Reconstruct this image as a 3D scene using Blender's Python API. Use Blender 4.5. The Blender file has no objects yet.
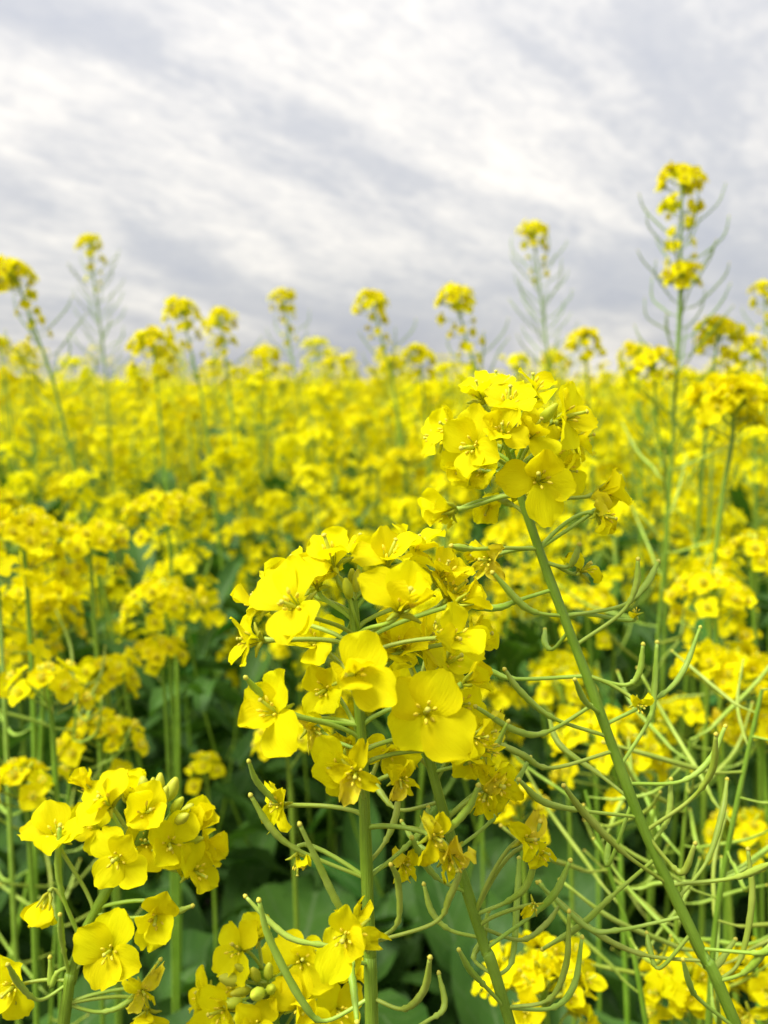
import bpy, math, random
import numpy as np
from mathutils import Matrix, Vector

rnd = random.Random(11)
R = math.radians
scene = bpy.context.scene
COL = scene.collection

# ------------------------------------------------------------------ camera
H = 1.30                      # eye height: the phone is held just above the canopy
FPX = 900.0
PITCH = R(8.03)
cam_d = bpy.data.cameras.new("camera")
cam = bpy.data.objects.new("camera", cam_d)
COL.objects.link(cam)
cam.location = (0, 0, H)
cam.rotation_euler = (math.pi / 2 - PITCH, 0, 0)
cam_d.sensor_fit = 'VERTICAL'
cam_d.sensor_height = 36
cam_d.sensor_width = 27
cam_d.lens = 36 * FPX / 1024
cam_d.clip_start = 0.02
cam_d.clip_end = 3000
cam_d.dof.use_dof = True
cam_d.dof.focus_distance = 0.262
cam_d.dof.aperture_fstop = 12.5
scene.camera = cam

# ------------------------------------------------------------------ sky + sun
SUN_EL, SUN_AZ = R(57), R(-112)          # azimuth from +Y towards +X
world = bpy.data.worlds.new("World")
scene.world = world
world.use_nodes = True
wn, wl = world.node_tree.nodes, world.node_tree.links
wn.clear()


def N(nodes, t, **kw):
    n = nodes.new(t)
    for k, v in kw.items():
        if k in n.inputs and not hasattr(n, k):
            n.inputs[k].default_value = v
        else:
            setattr(n, k, v)
    return n


out = N(wn, 'ShaderNodeOutputWorld')
bg = N(wn, 'ShaderNodeBackground')
bg.inputs['Strength'].default_value = 0.1
nish = N(wn, 'ShaderNodeTexSky', sky_type='NISHITA', sun_disc=False, sun_elevation=SUN_EL, sun_rotation=SUN_AZ)
nish.air_density = 1.0
nish.dust_density = 2.0
geo = N(wn, 'ShaderNodeTexCoord')
sep = N(wn, 'ShaderNodeSeparateXYZ')
wl.new(geo.outputs['Generated'], sep.inputs[0])


def M_(op, a, b=None, nodes=wn, links=wl, clamp=False):
    n = nodes.new('ShaderNodeMath')
    n.operation = op
    n.use_clamp = clamp
    for i, x in enumerate((a, b)):
        if x is None:
            continue
        if isinstance(x, (int, float)):
            n.inputs[i].default_value = x
        else:
            links.new(x, n.inputs[i])
    return n.outputs[0]


# project the view direction on a flat cloud deck (softened near the horizon)
zc = M_('ADD', M_('MAXIMUM', sep.outputs['Z'], 0.0), 0.20)
cx = M_('DIVIDE', sep.outputs['X'], zc)
cy = M_('DIVIDE', sep.outputs['Y'], zc)
comb = N(wn, 'ShaderNodeCombineXYZ')
wl.new(cx, comb.inputs[0])
wl.new(cy, comb.inputs[1])


def cloud_noise(scale, rot, sx, sy, loc, detail, dist):
    mp = N(wn, 'ShaderNodeMapping')
    mp.vector_type = 'TEXTURE'
    mp.inputs['Rotation'].default_value = (0, 0, rot)
    mp.inputs['Scale'].default_value = (sx, sy, 1)
    mp.inputs['Location'].default_value = loc
    wl.new(comb.outputs[0], mp.inputs[0])
    n = N(wn, 'ShaderNodeTexNoise')
    n.inputs['Scale'].default_value = scale
    n.inputs['Detail'].default_value = detail
    n.inputs['Roughness'].default_value = 0.55
    n.inputs['Distortion'].default_value = dist
    wl.new(mp.outputs[0], n.inputs['Vector'])
    return n.outputs[0]


n1 = cloud_noise(0.9, R(52), 2.0, 0.9, (14.4653, 48.0739, 0), 6, 0.5)
n2 = cloud_noise(5.0, R(55), 1.5, 0.9, (1.7, 2.2, 0), 5, 0.8)
n3 = cloud_noise(22.0, R(50), 1.2, 0.8, (0.3, 5.2, 0), 3, 0.6)
mixn = M_('ADD', M_('ADD', M_('MULTIPLY', n1, 0.72), M_('MULTIPLY', n2, 0.18)), M_('MULTIPLY', n3, 0.10))
ramp = N(wn, 'ShaderNodeValToRGB')
e = ramp.color_ramp.elements
e[0].position, e[0].color = 0.40, (0.248, 0.256, 0.282, 1)
e[1].position, e[1].color = 0.62, (0.485, 0.462, 0.425, 1)
m = e.new(0.50)
m.color = (0.300, 0.301, 0.311, 1)
wl.new(mixn, ramp.inputs[0])
# an overcast sky grows brighter towards the zenith
zen = M_('ADD', M_('MULTIPLY', M_('MAXIMUM', sep.outputs['Z'], 0.0), 0.95), 0.96)
scl = N(wn, 'ShaderNodeVectorMath', operation='SCALE')
wl.new(ramp.outputs[0], scl.inputs[0])
wl.new(M_('MULTIPLY', zen, 9.3), scl.inputs['Scale'])
mx = N(wn, 'ShaderNodeMix', data_type='RGBA')
mx.inputs[0].default_value = 0.94
wl.new(nish.outputs[0], mx.inputs[6])
wl.new(scl.outputs[0], mx.inputs[7])
wl.new(mx.outputs[2], bg.inputs['Color'])
wl.new(bg.outputs[0], out.inputs[0])

sun_d = bpy.data.lights.new("sun", 'SUN')
sun_d.energy = 2.6
sun_d.angle = R(30)
sun_d.color = (1, 0.98, 0.93)
sun = bpy.data.objects.new("sun", sun_d)
COL.objects.link(sun)
sd = Vector((math.sin(SUN_AZ) * math.cos(SUN_EL), math.cos(SUN_AZ) * math.cos(SUN_EL), math.sin(SUN_EL)))
sun.rotation_euler = (-sd).to_track_quat('-Z', 'Y').to_euler()

vs = scene.view_settings
vs.view_transform = 'Standard'
vs.look = 'None'
vs.exposure = 1.12
vs.gamma = 1.0
cy_ = scene.cycles
cy_.use_denoising = True
cy_.max_bounces = 10
cy_.diffuse_bounces = 6
cy_.glossy_bounces = 3
cy_.transmission_bounces = 8
cy_.transparent_max_bounces = 8
cy_.caustics_reflective = cy_.caustics_refractive = False


# ------------------------------------------------------------------ materials
def new_mat(name):
    m = bpy.data.materials.new(name)
    m.use_nodes = True
    m.node_tree.nodes.clear()
    return m, m.node_tree.nodes, m.node_tree.links


def leafy(name, c1, c2, trans, rough, spec, nscale, trans_tint=(1, 1, 1), hue_var=0.02, val_var=0.25, veins=None, bump=0.0, attr_tint=None, midrib=None):
    """thin plant tissue: principled + translucent, noise-mottled, varied per object"""
    m, n, l = new_mat(name)
    o = N(n, 'ShaderNodeOutputMaterial')
    tc = N(n, 'ShaderNodeTexCoord')
    no = N(n, 'ShaderNodeTexNoise')
    no.inputs['Scale'].default_value = nscale
    no.inputs['Detail'].default_value = 4
    l.new(tc.outputs['Object'], no.inputs['Vector'])
    mr = N(n, 'ShaderNodeMapRange')
    mr.inputs[1].default_value, mr.inputs[2].default_value = 0.3, 0.7
    l.new(no.outputs[0], mr.inputs[0])
    mix = N(n, 'ShaderNodeMix', data_type='RGBA')
    mix.inputs[6].default_value, mix.inputs[7].default_value = (*c1, 1), (*c2, 1)
    l.new(mr.outputs[0], mix.inputs[0])
    col = mix.outputs[2]
    if attr_tint:                      # pigment that changes from the claw to the tip of the petal / leaf
        at = N(n, 'ShaderNodeAttribute', attribute_name='pu')
        rp = N(n, 'ShaderNodeValToRGB')
        rp.color_ramp.elements[0].position = attr_tint[1]
        rp.color_ramp.elements[1].position = attr_tint[2]
        rp.color_ramp.elements[0].color = (*attr_tint[0], 1)
        rp.color_ramp.elements[1].color = (1, 1, 1, 1)
        l.new(at.outputs['Fac'], rp.inputs[0])
        mm = N(n, 'ShaderNodeMix', data_type='RGBA', blend_type='MULTIPLY')
        mm.inputs[0].default_value = 1
        l.new(col, mm.inputs[6])
        l.new(rp.outputs[0], mm.inputs[7])
        col = mm.outputs[2]
    if midrib:                         # pale midrib and side veins
        au = N(n, 'ShaderNodeAttribute', attribute_name='pu')
        av = N(n, 'ShaderNodeAttribute', attribute_name='pv')
        ab = M_('ABSOLUTE', av.outputs['Fac'], None, n, l)
        rib = M_('SUBTRACT', 1.0, M_('MULTIPLY', ab, 14.0, n, l), n, l, True)
        sv = M_('SINE', M_('SUBTRACT', M_('MULTIPLY', au.outputs['Fac'], 44.0, n, l), M_('MULTIPLY', ab, 9.0, n, l), n, l), None, n, l)
        sv = M_('MULTIPLY', M_('SUBTRACT', sv, 0.86, n, l), 4.0, n, l, True)
        vv_ = M_('ADD', rib, M_('MULTIPLY', sv, 0.55, n, l), n, l, True)
        mm = N(n, 'ShaderNodeMix', data_type='RGBA')
        l.new(vv_, mm.inputs[0])
        l.new(col, mm.inputs[6])
        mm.inputs[7].default_value = (*midrib, 1)
        col = mm.outputs[2]
    oi = N(n, 'ShaderNodeObjectInfo')
    hs = N(n, 'ShaderNodeHueSaturation')
    l.new(M_('ADD', M_('MULTIPLY', M_('SUBTRACT', oi.outputs['Random'], 0.5, n, l), hue_var, n, l), 0.5, n, l), hs.inputs['Hue'])
    l.new(M_('ADD', M_('MULTIPLY', M_('SUBTRACT', oi.outputs['Random'], 0.5, n, l), val_var, n, l), 1.0, n, l), hs.inputs['Value'])
    l.new(col, hs.inputs['Color'])
    col = hs.outputs[0]
    pr = N(n, 'ShaderNodeBsdfPrincipled')
    pr.inputs['Roughness'].default_value = rough
    pr.inputs['Specular IOR Level'].default_value = spec
    l.new(col, pr.inputs['Base Color'])
    bm_src = None
    if veins:
        au = N(n, 'ShaderNodeAttribute', attribute_name='pu')
        av = N(n, 'ShaderNodeAttribute', attribute_name='pv')
        cb = N(n, 'ShaderNodeCombineXYZ')
        l.new(M_('MULTIPLY', au.outputs['Fac'], veins[0], n, l), cb.inputs[0])
        l.new(M_('MULTIPLY', av.outputs['Fac'], veins[1], n, l), cb.inputs[1])
        vn = N(n, 'ShaderNodeTexNoise')
        vn.inputs['Scale'].default_value = 1.0
        vn.inputs['Detail'].default_value = 3
        l.new(cb.outputs[0], vn.inputs['Vector'])
        bm_src = vn.outputs[0]
    elif bump:
        bm_src = no.outputs[0]
    if bm_src is not None:
        bp = N(n, 'ShaderNodeBump')
        bp.inputs['Strength'].default_value = bump
        bp.inputs['Distance'].default_value = 0.0006
        l.new(bm_src, bp.inputs['Height'])
        l.new(bp.outputs[0], pr.inputs['Normal'])
    if trans > 0:
        tr = N(n, 'ShaderNodeBsdfTranslucent')
        tm = N(n, 'ShaderNodeMix', data_type='RGBA', blend_type='MULTIPLY')
        tm.inputs[0].default_value = 1
        l.new(col, tm.inputs[6])
        tm.inputs[7].default_value = (*trans_tint, 1)
        l.new(tm.outputs[2], tr.inputs['Color'])
        ms = N(n, 'ShaderNodeMixShader')
        ms.inputs[0].default_value = trans
        l.new(pr.outputs[0], ms.inputs[1])
        l.new(tr.outputs[0], ms.inputs[2])
        l.new(ms.outputs[0], o.inputs[0])
    else:
        l.new(pr.outputs[0], o.inputs[0])
    return m


PETAL = leafy('petal_yellow', (0.91, 0.845, 0.004), (0.90, 0.795, 0.003), 0.48, 0.65, 0.05, 130, (0.98, 1.0, 0.6), 0.012, 0.12,
              veins=(3.5, 12), bump=0.4, attr_tint=((0.90, 0.95, 1.0), 0.12, 0.5))
WILT = leafy('petal_fading', (0.91, 0.84, 0.01), (0.90, 0.80, 0.06), 0.35, 0.6, 0.15, 260, (1, 0.9, 0.6), 0.02, 0.15, veins=(3, 16), bump=0.5)
ANTHER = leafy('anther_ochre', (0.86, 0.68, 0.03), (0.90, 0.76, 0.05), 0.1, 0.7, 0.2, 600, hue_var=0.0)
SEPAL = leafy('sepal_yellow_green', (0.62, 0.62, 0.03), (0.42, 0.50, 0.03), 0.3, 0.5, 0.2, 200, hue_var=0.02)
BUD = leafy('bud_green', (0.66, 0.68, 0.04), (0.50, 0.60, 0.05), 0.15, 0.45, 0.25, 220, hue_var=0.02)
STEM = leafy('stem_green', (0.165, 0.30, 0.016), (0.23, 0.38, 0.03), 0.0, 0.42, 0.35, 90, hue_var=0.02, val_var=0.25, veins=(70, 12), bump=0.9)
POD = leafy('pod_green', (0.31, 0.45, 0.035), (0.41, 0.54, 0.075), 0.1, 0.42, 0.3, 120, hue_var=0.03, val_var=0.3, veins=(90, 7), bump=0.3)
KNOB = leafy('stigma_yellow', (0.66, 0.56, 0.05), (0.5, 0.5, 0.06), 0.0, 0.5, 0.3, 300, hue_var=0.02)
LEAF = leafy('leaf_blue_green', (0.040, 0.125, 0.018), (0.090, 0.220, 0.032), 0.3, 0.5, 0.15, 14, (1.0, 1.1, 0.4), 0.03, 0.5,
             veins=(9, 5), bump=0.6, midrib=(0.14, 0.24, 0.08))
MATS = [PETAL, WILT, ANTHER, SEPAL, BUD, STEM, POD, KNOB, LEAF]
iPET, iWIL, iANT, iSEP, iBUD, iSTE, iPOD, iKNO, iLEA = range(9)


# ------------------------------------------------------------------ mesh builder
class MB:
    def __init__(self):
        self.v, self.f, self.mi, self.a, self.n = [], [], [], [], 0

    def add(self, v, f, mi, at=None):
        v = np.asarray(v, float)
        self.v.append(v)
        self.f.append(np.asarray(f, int) + self.n)
        if np.isscalar(mi):
            mi = np.full(len(f), mi, int)
        self.mi.append(mi)
        self.a.append(np.zeros((len(v), 2)) if at is None else at)
        self.n += len(v)

    def arrays(self):
        return np.concatenate(self.v), np.concatenate(self.f), np.concatenate(self.mi), np.concatenate(self.a)

    def mesh(self, name):
        v, f, mi, at = self.arrays()
        return mesh_from(name, v, f, mi, at)


def mesh_from(name, v, f, mi, at):
    me = bpy.data.meshes.new(name)
    nv, nf = len(v), len(f)
    me.vertices.add(nv)
    me.vertices.foreach_set('co', v.astype(np.float32).ravel())
    me.loops.add(nf * 4)
    me.loops.foreach_set('vertex_index', f.astype(np.int32).ravel())
    me.polygons.add(nf)
    me.polygons.foreach_set('loop_start', np.arange(0, nf * 4, 4, dtype=np.int32))
    used = np.unique(mi)
    remap = np.zeros(16, int)
    for k, u in enumerate(used):
        me.materials.append(MATS[u])
        remap[u] = k
    me.polygons.foreach_set('material_index', remap[mi].astype(np.int32))
    me.polygons.foreach_set('use_smooth', np.ones(nf, dtype=bool))
    for k, nm in enumerate(('pu', 'pv')):
        a = me.attributes.new(nm, 'FLOAT', 'POINT')
        a.data.foreach_set('value', at[:, k].astype(np.float32))
    me.update(calc_edges=True)
    return me


def replicate(tpl, mats4):
    """join k transformed copies of a template (v, f, mi, at)"""
    v, f, mi, at = tpl
    k, n = len(mats4), len(v)
    vh = np.concatenate([v, np.ones((n, 1))], 1)
    vv = np.einsum('kij,nj->kni', mats4, vh)[:, :, :3].reshape(-1, 3)
    ff = (f[None] + (np.arange(k) * n)[:, None, None]).reshape(-1, 4)
    return vv, ff, np.tile(mi, k), np.tile(at, (k, 1))


def grid_faces(nu, nv):
    i = np.arange(nu - 1)[:, None] * nv + np.arange(nv - 1)[None]
    i = i.ravel()
    return np.stack([i, i + 1, i + nv + 1, i + nv], 1)


def tube(mb, pts, rad, mi, nseg=6):
    pts = np.asarray(pts, float)
    n = len(pts)
    rad = np.broadcast_to(np.asarray(rad, float), (n,))
    tg = np.gradient(pts, axis=0)
    tg /= np.linalg.norm(tg, axis=1)[:, None] + 1e-12
    ref = np.array([0.31, 0.77, 0.55])
    if abs(tg[0] @ ref) > 0.9:
        ref = np.array([0.9, -0.3, 0.1])
    x = np.cross(tg, ref)
    for i in range(n):
        if i:
            x[i] = x[i - 1] - tg[i] * (x[i - 1] @ tg[i])
        x[i] /= np.linalg.norm(x[i]) + 1e-12
    y = np.cross(tg, x)
    a = np.arange(nseg) * 2 * math.pi / nseg
    ring = np.cos(a)[None, :, None] * x[:, None] + np.sin(a)[None, :, None] * y[:, None]
    v = (pts[:, None] + ring * rad[:, None, None])
    v = np.concatenate([v, np.repeat(pts[-1:, None], nseg, 1)], 0).reshape(-1, 3)
    f = []
    for i in range(n):
        for j in range(nseg):
            k = (j + 1) % nseg
            f.append((i * nseg + j, i * nseg + k, (i + 1) * nseg + k, (i + 1) * nseg + j))
    if np.ndim(mi) == 1:
        mi = np.repeat(np.append(mi[:n - 1], mi[-1]), nseg)
    cl = np.concatenate([[0], np.cumsum(np.linalg.norm(np.diff(pts, axis=0), axis=1))])
    cl = np.append(cl, cl[-1])
    at = np.stack([np.repeat(cl, nseg), np.tile(np.abs(np.linspace(-1, 1, nseg, endpoint=False)), n + 1)], 1)
    mb.add(v, f, mi, at)


def spline(P, n):
    """Catmull-Rom through the points"""
    P = np.asarray(P, float)
    if len(P) == 2:
        t = np.linspace(0, 1, n)[:, None]
        return P[0] * (1 - t) + P[1] * t
    Q = np.concatenate([[2 * P[0] - P[1]], P, [2 * P[-1] - P[-2]]])
    m = len(P) - 1
    o = []
    for t in np.linspace(0, m, n):
        i = min(int(t), m - 1)
        u = t - i
        a, b, c, d = Q[i:i + 4]
        o.append(0.5 * (2 * b + (c - a) * u + (2 * a - 5 * b + 4 * c - d) * u * u + (3 * b - a - 3 * c + d) * u ** 3))
    return np.array(o)


def bezier(a, b, c, d, n):
    t = np.linspace(0, 1, n)[:, None]
    return a * (1 - t) ** 3 + 3 * b * t * (1 - t) ** 2 + 3 * c * t * t * (1 - t) + d * t ** 3


def norm(v):
    v = np.asarray(v, float)
    return v / (np.linalg.norm(v) + 1e-12)


def frame(n, roll=0.0, ref=(0, 0, 1)):
    """3x3 with z = n, x as close to ref as can be, then rolled about n"""
    z = norm(n)
    r = np.asarray(ref, float)
    if abs(z @ norm(r)) > 0.97:
        r = np.array([0, 1.0, 0.2])
    x = norm(r - z * (r @ z))
    y = np.cross(z, x)
    c, s = math.cos(roll), math.sin(roll)
    return np.stack([x * c + y * s, -x * s + y * c, z], 1)


def m4(rot, loc, s=1.0):
    m = np.eye(4)
    m[:3, :3] = rot * s
    m[:3, 3] = loc
    return m


def rotz(a):
    c, s = math.cos(a), math.sin(a)
    return np.array([[c, -s, 0], [s, c, 0], [0, 0, 1.0]])


# ------------------------------------------------------------------ camera space helpers
FW = np.array([0, math.cos(PITCH), -math.sin(PITCH)])
UP = np.array([0, math.sin(PITCH), math.cos(PITCH)])
RT = np.array([1.0, 0, 0])
CAM = np.array([0, 0, H])


def P(px, py, d):
    return CAM + d * (FW + RT * (px - 384) / FPX + UP * (512 - py) / FPX)


def project(p):
    q = np.asarray(p) - CAM
    d = q @ FW
    return 384 + FPX * (q @ RT) / d, 512 - FPX * (q @ UP) / d, d


def V(r, u, t):
    return norm(r * RT + u * UP - t * FW)


# ------------------------------------------------------------------ petals, flowers, pods, leaves
def petal_grid(rg, nu, nv, L=0.0162, W=0.0140, opening=80, cup=0.12, ripple=1.0, droop=14, twist=0, roll=0.0, crumple=0.0):
    u = np.linspace(0, 1, nu) ** 0.92
    v = np.linspace(-1, 1, nv)
    s = np.clip((u - 0.16) / 0.34, 0, 1)
    s = s * s * (3 - 2 * s)
    th = np.radians(8 + (opening - 8) * s + droop * np.clip((u - 0.45) / 0.55, 0, 1) ** 1.5)
    du = np.diff(u, prepend=0)
    x = np.cumsum(np.sin(th) * du) * L
    z = np.cumsum(np.cos(th) * du) * L
    k = np.clip((u - 0.10) / 0.52, 0, 1)
    w = 0.16 + 0.84 * (k * k * (3 - 2 * k)) ** 0.85
    tip = np.clip((u - 0.66) / 0.34, 0, 1)
    w = w * np.sqrt(np.clip(1 - 0.80 * tip ** 2.2, 0.02, 1)) * W / 2
    UU, VV = np.meshgrid(u, v, indexing='ij')
    shrink = 0.13 * VV ** 2 * np.clip((UU - 0.5) / 0.5, 0, 1)              # rounds the tip
    notch = 0.035 * np.exp(-(VV / 0.25) ** 2) * np.clip((UU - 0.75) / 0.25, 0, 1)
    back = (shrink + notch) * L
    tx, tz = np.sin(th)[:, None], np.cos(th)[:, None]
    X = x[:, None] - back * tx
    Z = z[:, None] - back * tz
    Y = w[:, None] * VV
    ph = [rg.uniform(0, 6.28) for _ in range(4)]
    blade = np.clip((UU - 0.25) / 0.5, 0, 1)
    h = cup * W * 0.5 * (VV ** 2) * blade * (1 - 0.4 * UU) * rg.uniform(0.2, 1.6)
    h -= 0.06 * W * np.exp(-(VV / 0.22) ** 2) * blade * rg.uniform(0.2, 1.2)
    h += ripple * 0.00042 * blade * (np.sin(4.1 * VV + 3.1 * UU + ph[0]) + 0.8 * np.abs(VV) * np.sin(9 * UU + 2 * VV + ph[1])
                                     + 0.5 * np.abs(VV) ** 2 * np.sin(17 * UU + ph[2]))
    h += crumple * 0.0011 * blade * (np.sin(6.5 * VV + 7 * UU + ph[3]) + np.sin(11 * UU - 5 * VV + ph[1]))
    if roll:
        Y = w[:, None] * VV * (1 - 0.45 * abs(roll) * blade * np.abs(VV))
        h = h + roll * w[:, None] * VV ** 2 * 0.9 * blade
    # the normal of the mid-line points to the axis side
    X = X - h * tz
    Z = Z + h * tx
    if twist:
        a = twist * UU
        Y, Z = Y * np.cos(a) - (Z - z[:, None]) * np.sin(a), z[:, None] + Y * np.sin(a) + (Z - z[:, None]) * np.cos(a)
    vts = np.stack([X, Y, Z], -1).reshape(-1, 3)
    at = np.stack([UU, VV], -1).reshape(-1, 2)
    return vts, grid_faces(nu, nv), at


def petal_mesh(name, rg, mi=iPET, nu=9, nv=7, **kw):
    mb = MB()
    v, f, at = petal_grid(rg, nu, nv, **kw)
    mb.add(v, f, mi, at)
    return mb.mesh(name)


PET = {'open': [], 'half': [], 'wilt': [], 'flat': []}
for i in range(14):
    PET['open'].append(petal_mesh('petal', rnd, W=0.0122 * rnd.uniform(0.82, 1.1), L=0.0160 * rnd.uniform(.9, 1.06), opening=rnd.uniform(48, 88), droop=rnd.uniform(-16, 36), cup=rnd.uniform(0.1, 0.8), crumple=rnd.uniform(.05, .4),
                                  ripple=rnd.uniform(0.6, 1.5), twist=rnd.uniform(-.2, .2)))
for i in range(8):
    PET['flat'].append(petal_mesh('petal', rnd, W=0.0134 * rnd.uniform(0.86, 1.08), L=0.0170 * rnd.uniform(.94, 1.06), opening=rnd.uniform(72, 92), droop=rnd.uniform(-24, 30), cup=rnd.uniform(0.05, 0.6), crumple=rnd.uniform(.0, .3),
                                  ripple=rnd.uniform(0.6, 1.3), twist=rnd.uniform(-.15, .15)))
for i in range(7):
    PET['half'].append(petal_mesh('petal', rnd, W=0.0120 * rnd.uniform(0.85, 1.1), L=.0155, opening=rnd.uniform(24, 52), droop=rnd.uniform(0, 30), cup=rnd.uniform(0.3, 0.8),
                                  ripple=1.2))
for i in range(9):
    PET['wilt'].append(petal_mesh('petal', rnd, mi=iPET if i % 4 else iWIL, L=0.0130, W=0.0095 * rnd.uniform(0.7, 1.1), opening=rnd.uniform(70, 120), droop=rnd.uniform(20, 75),
                                  cup=0.5, ripple=2.0, twist=rnd.uniform(-.9, .9), roll=rnd.uniform(0.4, 1.0), crumple=rnd.uniform(0.5, 1.2)))


def knob_path(mb, base, tipv, r, mi):
    t = np.array([0, .25, .6, 1.0])
    tube(mb, base + np.outer(t, tipv), np.array([.7, 1.1, 1.0, .45]) * r, mi, 6)


def pistil_mesh(bend):
    mb = MB()
    pts = bezier(np.zeros(3), np.array([0, 0, .004]), np.array([bend * .4, 0, .007]), np.array([bend, 0, .0105]), 6)
    tube(mb, pts, [.0007, .0008, .0008, .00075, .0006, .0005], iBUD, 6)
    knob_path(mb, pts[-1], norm(pts[-1] - pts[-2]) * .0009, .0008, iKNO)
    return mb.mesh('pistil')


def anther_add(mb, rg, segs=4):
    for k in range(6):
        a = k * math.pi / 3 + rg.uniform(-.2, .2)
        l = .0085 if k % 3 else .006
        o = np.array([math.cos(a), math.sin(a), 0])
        top = o * rg.uniform(.0018, .0032) + np.array([0, 0, l])
        tube(mb, bezier(o * .0005, o * .0008 + [0, 0, .003], o * .0018 + [0, 0, l * .7], top, 4), .00024, iSEP, segs)
        tv = norm(o * rg.uniform(.2, 1) + [0, 0, 1]) * .0021
        knob_path(mb, top - tv * .4, tv, .00052, iANT)


PISTIL = [pistil_mesh(b) for b in (0, .0012, .0025)]
ANTHERS = []
for i in range(3):
    mb = MB()
    anther_add(mb, rnd)
    ANTHERS.append(mb.mesh('stamen_ring'))


def bud_geo(mb, M, L=.0062, r=.0017, mi=iBUD):
    t = np.array([0, .12, .35, .6, .82, .95])
    rr = np.array([.45, .8, 1.0, .92, .6, .28]) * r
    b = MB()
    tube(b, np.outer(t, [0, 0, L]), rr, mi, 8)
    v, f, m_, at = b.arrays()
    v = v @ M[:3, :3].T + M[:3, 3]
    mb.add(v, f, m_, at)


def flower_tpl(rg, nu, nv, detail=True, state='open', sepals=True):
    """a whole flower as one piece: used where single petals can no longer be told apart"""
    mb = MB()
    for k in range(4):
        a = R([42, 138, 222, 318][k]) + rg.uniform(-.15, .15)
        op = dict(open=rg.uniform(62, 88), half=rg.uniform(25, 50))[state]
        v, f, at = petal_grid(rg, nu, nv, L=.0118, W=.0098 * rg.uniform(.85, 1.1), opening=op, droop=rg.uniform(0, 30), cup=.3, ripple=1.3)
        mb.add(v @ rotz(a).T, f, iPET, at)
    if detail:
        for k in range(6):
            a = k * math.pi / 3
            o = np.array([math.cos(a), math.sin(a), 0])
            top = o * .0022 + [0, 0, .0060]
            tube(mb, [o * .0006, top, top + [0, 0, .0018]], [.0003, .0004, .0006], iANT, 3)
        tube(mb, [[0, 0, 0], [0, 0, .006], [0, 0, .0085]], [.0007, .0008, .0006], iBUD, 4)
    for k in range(4 if sepals else 0):
        a = k * math.pi / 2
        o = np.array([math.cos(a), math.sin(a), 0])
        tube(mb, [o * .0006, o * .0030 + [0, 0, .0012], o * .0055 + [0, 0, .0018]], [.0006, .0008, .0003], iSEP, 3)
    return mb.arrays()


FL_MID = [flower_tpl(rnd, 6, 5, True, 'open') for _ in range(9)] + [flower_tpl(rnd, 6, 5, True, 'half') for _ in range(3)]
FL_FAR = [flower_tpl(rnd, 4, 3, False, 'open') for _ in range(5)] + [flower_tpl(rnd, 4, 3, False, 'half')]


def mid_flower_mesh(tpl, rg):
    """flower with a pedicel hanging below it, origin at the pedicel foot, axis z"""
    mb = MB()
    v, f, mi, at = tpl
    L = rg.uniform(.014, .022)
    b = rg.uniform(-.004, .004)
    pts = bezier(np.zeros(3), np.array([0, 0, L * .4]), np.array([b, 0, L * .7]), np.array([b, 0, L]), 4)
    tube(mb, pts, .0006, iPOD, 4)
    mb.add(v + pts[-1], f, mi, at)
    return mb.mesh('flower'), L


MIDFL = [mid_flower_mesh(FL_MID[i % 12], rnd) for i in range(24)]


def pod_profile(n, nped, rp, rd, mat=6):
    rad, mi = [], []
    for i in range(n):
        if i < nped:
            rad.append(rp)
            mi.append(mat)
        else:
            t = (i - nped) / max(1, n - 1 - nped)
            rad.append(rd * (.78 + .3 * math.sin(min(1, t * 1.25) * math.pi) ** .6) if t < .78 else rd * (.78 - .9 * (t - .78)))
            mi.append(mat)
    return rad, mi


def pod_add(mb, pts, jt, rp=.00062, rd=.00125, nseg=7, knob=True, n=22, mat=6):
    """pts: control points from the stem to the tip; jt: share of the length that is pedicel"""
    q = spline(pts, n)
    nped = max(2, int(n * jt))
    rad, mi = pod_profile(n, nped, rp, rd, mat)
    rad = np.array(rad)
    rad[nped:-2] *= 1 + .07 * np.sin(np.arange(nped, n - 2) * 2.3 + q[0, 0] * 900)      # seeds show as faint swellings
    rad[nped - 1] = rp * 1.7
    rad[0] = rp * 1.35
    tube(mb, q, rad, np.array(mi), nseg)
    if knob:
        tv = norm(q[-1] - q[-2])
        knob_path(mb, q[-1] - tv * .0003, tv * .0013, rd * .72, iKNO)


def gen_pod_mesh(rg, scale=1.0, nseg=5, n=12):
    """foot at the origin, leaving along +x and bending up to +z"""
    mb = MB()
    lp, ld = rg.uniform(.014, .02), rg.uniform(.030, .046)
    up = rg.uniform(.25, .6)
    pts = [(0, 0, 0), (lp * .6, 0, lp * up * .4), (lp, 0, lp * up), (lp + ld * .45, rg.uniform(-.004, .004), lp * up + ld * rg.uniform(.3, .5)),
           (lp + ld * rg.uniform(.5, .72), rg.uniform(-.006, .006), lp * up + ld * rg.uniform(.72, .9))]
    pod_add(mb, np.array(pts) * scale, .34, rp=.00042, rd=.00068, nseg=nseg, n=n, mat=iSTE)
    return mb.mesh('pod')


PODS = [gen_pod_mesh(rnd) for _ in range(10)]


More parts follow.
